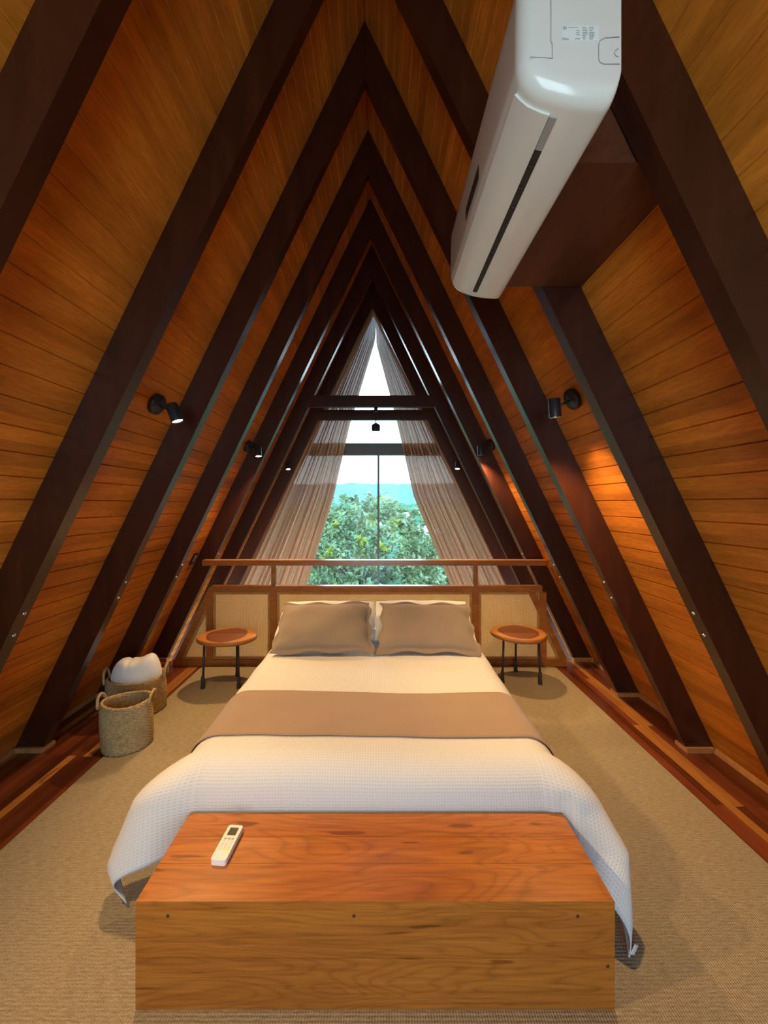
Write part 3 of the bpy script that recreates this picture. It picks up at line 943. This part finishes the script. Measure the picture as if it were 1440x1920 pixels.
ring_def = [(-al + rr_ * (1 - math.cos(R(9 * k))), rr_ * (1 - math.sin(R(9 * k)))) for k in range(11)]
ring_def += [(al - rr_ * (1 - math.cos(R(9 * k))), rr_ * (1 - math.sin(R(9 * k)))) for k in range(10, -1, -1)]
for y, ins in ring_def:
    kx = (aw - ins) / aw; kz = (ah - 2 * ins) / ah
    rings.append(mb.verts([(p.x * kx, y, ah / 2 + (p.y - ah / 2) * kz) for p in prof_]))
for A, B in zip(rings, rings[1:]):
    for k in range(len(prof_)):
        mb.bm.faces.new([A[k], A[(k + 1) % len(prof_)], B[(k + 1) % len(prof_)], B[k]])
mb.bm.faces.new(rings[0]); mb.bm.faces.new(list(reversed(rings[-1])))
o = mb.build('body', M['ac'], ac); smooth_by_angle(o, 35)
# flap over the outlet: a curved blade just under the lower front edge
prof = [(-0.128, 0.0115), (-0.145, 0.0165), (-0.175, 0.0300), (-0.196, 0.0485), (-0.2015, 0.0560)]
mb = MB()
def flap(i, j, off):
    x, z = prof[j]
    k0 = Vector(prof[max(j - 1, 0)]); k1 = Vector(prof[min(j + 1, len(prof) - 1)])
    t = (k1 - k0).normalized(); nrm = Vector((t.y, -t.x)) if t.y * -1 < 0 else Vector((-t.y, t.x))
    nrm = Vector((-abs(t.y), -abs(t.x)))
    return Vector((x + nrm.x * off, -al + 0.045 + (2 * al - 0.09) * i / 24, z + nrm.y * off))
A = mb.grid(lambda i, j: flap(i, j, 0.0045), 25, 5); B = mb.grid(lambda i, j: flap(i, j, -0.003), 25, 5)
rg = [(i, 0) for i in range(25)] + [(24, j) for j in range(1, 5)] + [(i, 4) for i in range(23, -1, -1)] + [(0, j) for j in range(3, 0, -1)]
for k in range(len(rg)):
    (i, j), (i2, j2) = rg[k], rg[(k + 1) % len(rg)]
    mb.bm.faces.new([A[i][j], A[i2][j2], B[i2][j2], B[i][j]])
o = mb.build('flap', M['ac'], ac); smooth_by_angle(o, 40)
mb = MB()                                          # outlet slot beside the flap, with the vane ends in it
mb.prism([(-0.127, 0.0095), (-0.110, 0.0060), (-0.110, 0.0100), (-0.127, 0.0135)], 'y', -al + 0.130, al - 0.06)
mb.build('outlet', M['ac_dark'], ac)
mb = MB()
mb.prism([(-0.127, 0.0092), (-0.110, 0.0057), (-0.110, 0.0100), (-0.127, 0.0135)], 'y', -al + 0.050, -al + 0.128)
mb.build('outlet_end', M['ac_grey'], ac)
for k in range(9):
    y = -al + 0.17 + k * 0.066
    MB().box((-0.126, y, 0.0045), (-0.112, y + 0.004, 0.0085)).build('vane', M['ac_dark'], ac)
MB().prism([(-0.2125, 0.110), (-0.2105, 0.110), (-0.2095, 0.150), (-0.2115, 0.150)], 'y', -0.075, 0.09).build('display', M['ac_dark'], ac)
# near end: seam, service cover, rating sticker
ye = -al - 0.0008
def endline(pts, r=0.0009):
    return MB().tube([(x, ye, z) for x, z in pts], r, 6).build('seam', M['ac_grey'], ac)
endline([(-0.146, 0.286), (-0.146, 0.115), (-0.143, 0.110), (-0.143, 0.080)])
endline([(-0.190, 0.083), (-0.143, 0.080)], 0.0005)
endline([(-0.004, 0.124), (-0.034, 0.122), (-0.044, 0.117), (-0.047, 0.108), (-0.047, 0.078), (-0.044, 0.071), (-0.036, 0.068), (-0.004, 0.068)])
endline([(-0.006, 0.100), (-0.012, 0.097), (-0.015, 0.091), (-0.012, 0.085), (-0.006, 0.083)], 0.0007)
sk = MB().box((-0.124, -al - 0.0009, 0.116), (-0.047, -al + 0.001, 0.148)).build('sticker', M['sticker'], ac)
rnd = random.Random(4)
mb = MB()
ys_ = -al - 0.0012
for (x0, x1, z0, z1) in ((-0.121, -0.113, 0.139, 0.146), (-0.110, -0.090, 0.1425, 0.1435), (-0.122, -0.108, 0.1175, 0.1225), (-0.096, -0.085, 0.1185, 0.1225)):
    if z1 - z0 > 0.003:
        w = (x1 - x0) / 4
        for q in range(4):
            mb.box((x0 + q * w, ys_, z0), (x0 + q * w + w * 0.6, -al - 0.0008, z1 - rnd.uniform(0, 0.002)))
    else:
        mb.box((x0, ys_, z0), (x1, -al - 0.0008, z1))
for c0 in (-0.081, -0.067):
    for q in range(8):
        z = 0.119 + q * 0.0034
        mb.box((c0, ys_, z), (c0 + rnd.uniform(0.006, 0.0115), -al - 0.0008, z + 0.0013))
for q in range(3):
    mb.box((-0.094, ys_, 0.128 + q * 0.004), (-0.094 + rnd.uniform(0.006, 0.010), -al - 0.0008, 0.1292 + q * 0.004))
mb.build('print', M['sticker_ink'], sk)

# ------------------------------------------------------------------ spotlights on the slopes
def spot_proto():
    root = empty('wall_spotlight')
    MB().lathe([(0, 0.0), (0.058, 0.0), (0.060, 0.003), (0.060, 0.024), (0.057, 0.028), (0, 0.028)], 40).build('wall_plate', M['black_metal'], root)
    MB().tube([(0, 0, 0.026), (0, 0, 0.105)], 0.0055, 12).build('arm', M['black_metal'], root)
    hd = MB().lathe([(0, 0.050), (0.030, 0.050), (0.0325, 0.047), (0.0325, -0.052), (0.030, -0.054), (0.0285, -0.052), (0.0285, -0.034), (0, -0.034)], 32).build('lamp_head', M['black_metal'], root)
    smooth_by_angle(hd, 40)
    hd.location = (0, 0, 0.118)
    lens = MB().lathe([(0, -0.048), (0.0282, -0.048), (0.0282, -0.036), (0, -0.036)], 28).build('lens', M['bulb'], hd)
    smooth_by_angle(lens, 40)
    return root
SP = [  # side, y, z, aim direction, power, label
    (-1, 2.19, 2.125, (0.34, 0.02, -0.92), 1.0, 'black wall spotlight with glaring lit lamp, largest on the slope above the baskets'),
    (-1, 3.72, 2.115, (0.10, -0.16, -0.97), 1.1, 'small black wall spotlight above the black switch'),
    (-1, 4.96, 2.100, (0.10, -0.25, -0.96), 1.3, 'tiny lit wall spotlight beside the curtain, on the slope with the black switch'),
    (1, 2.14, 2.140, (0.10, 0.06, -0.99), 1.0, 'black wall spotlight pointing straight down, below the air conditioner'),
    (1, 3.73, 2.130, (0.06, 0.05, -0.99), 1.0, 'small black wall spotlight, middle one of the slope below the air conditioner'),
    (1, 4.90, 2.100, (-0.10, -0.25, -0.96), 1.3, 'tiny lit wall spotlight beside the curtain, on the slope with the air conditioner'),
    (-1, 0.66, 2.13, (0.50, 0.12, -0.86), 0.9, 'black wall spotlight on the slope above the rug, beside the camera, basket side'),
]
proto = spot_proto()
LAMP_COL = (1.0, 0.62, 0.26)
SPOT_W = 50
for i, (s, y, z, aim, pw, lab) in enumerate(SP):
    o = proto if i == 0 else copy_tree(proto)
    n = Vector((-s * SIN, 0, -COSA))
    q = Vector((0, 0, 1)).rotation_difference(n)
    base = Vector((xpl(z, s), y, z)) + n * 0.001
    o.location = base; o.rotation_mode = 'QUATERNION'; o.rotation_quaternion = q
    tag(o, lab, 'wall spotlight', 'wall spotlights on the slopes')
    aimv = Vector(aim).normalized()
    hd = [c for c in bpy.data.objects if c.parent == o and c.name.startswith('lamp_head')][0]
    hw = Vector((0, 0, -1)).rotation_difference(aimv)
    hd.rotation_mode = 'QUATERNION'; hd.rotation_quaternion = q.inverted() @ hw
    if s < 0:   # arm meets the side of the head
        pass
    head_c = base + n * 0.118
    hd.location = (0, 0, 0.124)
    ld = bpy.data.lights.new('spot_light', 'SPOT')
    ld.energy = SPOT_W * pw; ld.color = LAMP_COL; ld.spot_size = R(104); ld.spot_blend = 0.8; ld.shadow_soft_size = 0.026
    lo = bpy.data.objects.new('spot_light', ld); COL.objects.link(lo)
    lo.location = base + n * 0.124 + aimv * 0.060
    lo.rotation_mode = 'QUATERNION'; lo.rotation_quaternion = Vector((0, 0, -1)).rotation_difference(aimv)

# hanging spotlight under the nearer collar tie
hs = empty('hanging_spotlight', (-0.046, 4.53, 2.689))
tag(hs, 'dark hanging spotlight under the nearer collar tie, in front of the window', 'spotlight')
MB().lathe([(0, 0), (0.022, 0), (0.022, -0.055), (0.018, -0.058), (0, -0.058)], 24).build('ceiling_mount', M['black_metal'], hs)
MB().tube([(0, 0, -0.056), (0, 0, -0.185)], 0.006, 10).build('stem', M['black_metal'], hs)
o = MB().lathe([(0, -0.182), (0.020, -0.186), (0.046, -0.205), (0.050, -0.212), (0.050, -0.272), (0.047, -0.274), (0.044, -0.270), (0.044, -0.25), (0, -0.25)], 32).build('lamp_head', M['black_metal'], hs); smooth_by_angle(o, 35)
MB().lathe([(0, -0.262), (0.0435, -0.262), (0.0435, -0.252), (0, -0.252)], 24).build('lens', M['lens_off'], o)

# black switch plate on the boarded slope
sw = empty('light_switch')
zsw = 1.02
nL = Vector((SIN, 0, -COSA))
sw.location = Vector((xpl(zsw, -1), 3.735, zsw)) + nL * 0.001
sw.rotation_mode = 'QUATERNION'
xa = Vector((0, 1, 0)); za = nL; ya = za.cross(xa)
sw.rotation_quaternion = Matrix((xa, ya, za)).transposed().to_quaternion()
tag(sw, 'black light switch plate on the boards just in front of the cane railing', 'light switch')
MB().box((-0.040, -0.062, 0), (0.040, 0.062, 0.010)).bevel(0.003, 2).build('switch_plate', M['black_metal'], sw)
MB().box((-0.012, -0.034, 0.0095), (0.012, 0.034, 0.014)).bevel(0.0015, 2).build('rocker', M['ac_grey'], sw)

# ------------------------------------------------------------------ curtains
def interp(tab, z):
    for (z0, x0), (z1, x1) in zip(tab, tab[1:]):
        if z >= z1: return x0 + (x1 - x0) * (z - z0) / (z1 - z0)
    return tab[-1][1]
TAB = {-1: [(4.40, -0.050), (3.92, -0.058), (2.68, -0.43), (1.667, -0.655), (0.383, -1.04), (-2.64, -1.95)],
       1: [(4.40, -0.062), (3.92, -0.052), (2.755, 0.255), (1.67, 0.50), (0.383, 1.03), (-2.64, 2.05)]}
for s, lab in ((-1, 'sheer tan curtain hanging along the window edge nearer the baskets'), (1, 'sheer tan curtain hanging along the window edge nearer the air conditioner')):
    nu, nz = 241, 90
    rnd = random.Random(7 + s)
    ph = [rnd.uniform(0, 6.28) for _ in range(4)]
    def P(i, j):
        u = i / (nu - 1); z = 4.36 + (LOW + 0.04 - 4.36) * j / (nz - 1)
        xo = xpl(z, s) - s * 0.045; xi = interp(TAB[s], z)
        if (xi - xo) * s > -0.01: xi = xo - s * 0.01
        # bunched hem at the free edge: folds crowd together towards it
        x = xo + (xi - xo) * (u ** 0.80)
        w = min(1, abs(xi - xo) / 0.5)
        y = (5.50 if s < 0 else 5.69) + w * (0.085 * math.sin(2 * PI * 11 * u + ph[0] + 1.6 * math.sin(5 * u + ph[1])) + 0.022 * math.sin(2 * PI * 29 * u + ph[2] + 0.25 * z + math.sin(9 * u)) + 0.03 * math.sin(2 * PI * 4 * u + ph[3]))
        return Vector((x, y, z))
    mb = MB(); mb.grid(P, nu, nz)
    o = mb.build('curtain', M['sheer'], normals=False)
    tag(o, lab, 'curtain', 'sheer curtains')

# ------------------------------------------------------------------ outside
def hz(x, y): return mnoise.noise(Vector((x, y, 0.7)))
# ground and valley: falls away from the house, then rises to the ridge
mb = MB()
rows = [6.05, 9, 14, 22, 35, 55, 85, 130, 190, 270, 380, 520, 680, 800, 900]
def gz(x, y):
    if y < 130: z = LOW - 0.3 - 13.5 * min(1, max(0, (y - 6) / 124)) ** 0.8
    else: z = -16.5 + (y - 130) / 670 * 16
    return z + (hz(x * 0.02, y * 0.02) * min(4, y * 0.02))
def gp(i, j):
    y = rows[j]; x = (-1 + 2 * i / 60) * (y * 1.3 + 25)
    return Vector((x, y, gz(x, y)))
mb.grid(gp, 61, len(rows))
struct(mb.build('ground_outside', M['meadow'], normals=False))
mb = MB()
def hp(i, j):
    t = j / 39; x = -900 + 1800 * i / 160
    y = 640 + 320 * t
    ridge = 45 + 4 * math.sin(x * 0.006 + 2.2) + 5 * hz(x * 0.004, 3) + 0.010 * x
    prof = math.sin(min(1, t * 1.25) * PI / 2) ** 0.9
    z = -6 + (ridge + 6) * prof + 2.0 * hz(x * 0.03, y * 0.03) + 1.3 * hz(x * 0.09, y * 0.09)
    return Vector((x, y, z))
mb.grid(hp, 161, 40)
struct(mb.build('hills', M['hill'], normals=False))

# wooded valley: crowns too many to count
mb = MB(); rnd = random.Random(21)
ico = bmesh.new(); bmesh.ops.create_icosphere(ico, subdivisions=2, radius=1.0)
iv = [v.co.copy() for v in ico.verts]; ifc = [[v.index for v in f.verts] for f in ico.faces]; ico.free()
for k in range(2300):
    y = 34 + (rnd.random() ** 1.5) * 520
    x = (rnd.random() * 2 - 1) * (y * 0.33 + 6) + 0.04 * y
    r = rnd.uniform(2.2, 4.2) * (1 + y / 700)
    if min(math.hypot(x - 6, y - 165), math.hypot(x - 13.8, y - 128)) < 13: continue
    z = gz(x, y) + r * 0.55
    sd = rnd.uniform(0, 50)
    vs = mb.verts([(x + c.x * r * (1 + 0.35 * mnoise.noise(c * 2.2 + Vector((sd, 0, 0)))), y + c.y * r, z + c.z * r * 0.85 * (1 + 0.35 * mnoise.noise(c * 2.6 + Vector((0, sd, 0))))) for c in iv])
    for q in ifc:
        mb.bm.faces.new([vs[a] for a in q])
tag(mb.build('forest', M['canopy'], normals=False), 'wooded valley below the bluish ridge, seen through the window', 'forest', kind='stuff')

def house(x, y, z, w, d, h, lab, roof):
    o = empty('house', (x, y, z), (0, 0, R(20)))
    tag(o, lab, 'house')
    MB().box((-w / 2, -d / 2, 0), (w / 2, d / 2, h)).build('wall', M['render_wall'], o)
    MB().prism([(-d / 2 - 0.5, h), (d / 2 + 0.5, h), (0, h + d * 0.28)], 'x', -w / 2 - 0.5, w / 2 + 0.5).build('roof', roof, o)
house(6.0, 165, -7.5, 12, 9, 3.2, 'distant house with a red tiled roof among the valley trees', M['terracotta'])
house(13.8, 128, -10.9, 10, 8, 3.0, 'distant pale-roofed house by the window curtain nearer the air conditioner', M['render_wall'])

# trees close to the house: trunk, limbs and a crown of separate leaves
def tree(x, y, zbase, ztop, rx, ry, rz_, nleaf, seed, lab, young=0.05, leaf=0.17):
    rnd = random.Random(seed)
    root = empty('tree', (x, y, zbase))
    tag(root, lab, 'tree', 'leafy trees outside the window')
    H = ztop - zbase; cz = H - rz_
    tips = []
    mb = MB()
    mb.tube([(0, 0, -0.3), (0.06, 0.03, H * 0.25), (-0.05, 0.0, H * 0.5)], [0.20, 0.16, 0.12], 10)
    for k in range(34):
        a = rnd.uniform(0, 2 * PI); e = rnd.uniform(-0.35, 1.2)
        t = Vector((rx * math.cos(a) * math.cos(e), ry * math.sin(a) * math.cos(e), cz + rz_ * math.sin(e))) * 1.0
        t = Vector((t.x * 0.9, t.y * 0.9, cz + (t.z - cz) * 0.92))
        st_ = Vector((-0.03, 0, H * rnd.uniform(0.3, 0.5)))
        mid = st_.lerp(t, 0.5) + Vector((rnd.uniform(-.3, .3), rnd.uniform(-.3, .3), rnd.uniform(-.1, .4)))
        mb.tube([st_, mid, t], [0.07, 0.04, 0.012], 6)
        tips.append(t)
    mb.build('trunk', M['bark'], root)
    mb = MB()
    cl = []
    for k in range(int(nleaf / 13)):
        a = rnd.uniform(0, 2 * PI); u = rnd.uniform(-0.75, 1); rr = rnd.uniform(0.72, 1.03) ** 0.6
        c = math.sqrt(max(0, 1 - u * u))
        bump_ = 1 + 0.22 * mnoise.noise(Vector((math.cos(a) * c * 2, math.sin(a) * c * 2, u * 2 + seed)))
        cl.append((Vector((rx * c * math.cos(a) * rr * bump_, ry * c * math.sin(a) * rr * bump_, cz + rz_ * u * rr * bump_)), Vector((math.cos(a) * c, math.sin(a) * c, u + 0.3)).normalized()))
    for p, out in cl:
        yg = 1 if rnd.random() < young else 0
        for q in range(13):
            d = (out * 0.5 + Vector((rnd.gauss(0, 1), rnd.gauss(0, 1), rnd.gauss(-0.15, 0.7)))).normalized()
            ln = leaf * rnd.uniform(0.8, 1.5); wd = ln * rnd.uniform(0.24, 0.34)
            side = d.cross(Vector((rnd.gauss(0, .4), rnd.gauss(0, .4), 1))).normalized()
            up = side.cross(d).normalized()
            b0 = p + d * 0.04
            v = mb.verts([b0, b0 + d * ln * 0.4 + side * wd + up * wd * 0.35, b0 + d * ln - up * ln * 0.22, b0 + d * ln * 0.4 - side * wd + up * wd * 0.35, b0 + d * ln * 0.45])
            for t3 in ((0, 1, 4), (1, 2, 4), (2, 3, 4), (3, 0, 4)):
                fc = mb.bm.faces.new([v[i] for i in t3]); fc.material_index = yg
    mb.build('foliage', [M['leaf'], M['young_leaf']], root, normals=False)
tree(-0.75, 14.6, -4.6, 1.78, 3.0, 2.2, 3.1, 15000, 3, 'tall leafy tree with yellowish young shoots, filling the window beside the mullion', 0.07, 0.19)
tree(4.3, 20.6, -5.5, -0.10, 3.0, 2.2, 2.8, 9000, 9, 'lower leafy tree at the window side nearer the air conditioner', 0.05, 0.22)
tree(-5.4, 20.6, -5.5, -0.60, 2.7, 2.2, 2.6, 6500, 14, 'lower leafy tree at the window side nearer the baskets', 0.06, 0.22)
tree(0.6, 9.4, -3.8, -0.55, 2.6, 1.1, 1.5, 8500, 27, 'low leafy tree right below the window, in front of the taller ones', 0.05, 0.15)

# ------------------------------------------------------------------ light
w = bpy.data.worlds.new('overcast_sky'); S.world = w
w.use_nodes = True
nt = w.node_tree; nt.nodes.clear()
out = nt.nodes.new('ShaderNodeOutputWorld'); bg = nt.nodes.new('ShaderNodeBackground')
tc = nt.nodes.new('ShaderNodeTexCoord'); sp_ = nt.nodes.new('ShaderNodeSeparateXYZ')
nt.links.new(tc.outputs['Generated'], sp_.inputs[0])
rp = nt.nodes.new('ShaderNodeValToRGB')
rp.color_ramp.elements[0].position = 0.0; rp.color_ramp.elements[0].color = (0.76, 0.91, 1.0, 1)
rp.color_ramp.elements[1].position = 0.6; rp.color_ramp.elements[1].color = (0.38, 0.68, 1.0, 1)
nt.links.new(sp_.outputs[2], rp.inputs[0])
nt.links.new(rp.outputs[0], bg.inputs[0])
bg.inputs[1].default_value = 4.0
nt.links.new(bg.outputs[0], out.inputs[0])

def portal(loc, rot, sx, sy):
    ld = bpy.data.lights.new('window_portal', 'AREA'); ld.shape = 'RECTANGLE'; ld.size = sx; ld.size_y = sy
    ld.cycles.is_portal = True
    o = bpy.data.objects.new('window_portal', ld); COL.objects.link(o)
    o.location = loc; o.rotation_euler = rot
portal((RX, Y0 - 0.2, 1.28), (R(90), 0, R(0)), 1.75, 2.45)
portal((RX, 6.02, 0.9), (R(-90), 0, 0), 6.6, 7.2)

# ------------------------------------------------------------------ camera
cam = bpy.data.cameras.new('camera'); co = bpy.data.objects.new('camera', cam); COL.objects.link(co)
cam.sensor_fit = 'VERTICAL'; cam.sensor_height = 36.0; cam.lens = 36.0 * 720 / 1920
cam.shift_x = 8 / 1920; cam.shift_y = -15 / 1920
cam.clip_start = 0.05; cam.clip_end = 3000
co.location = (0, 0, 1.55); co.rotation_euler = (R(90), 0, 0)
S.camera = co

S.view_settings.view_transform = 'Standard'
S.view_settings.look = 'None'
S.view_settings.exposure = 1.12
S.view_settings.gamma = 1.0
S.view_settings.use_curve_mapping = False
S.cycles.use_denoising = True
S.cycles.max_bounces = 10
S.cycles.diffuse_bounces = 6
S.cycles.glossy_bounces = 5
S.cycles.transparent_max_bounces = 16
S.cycles.sample_clamp_indirect = 6.0
S.cycles.caustics_reflective = False
S.cycles.caustics_refractive = False
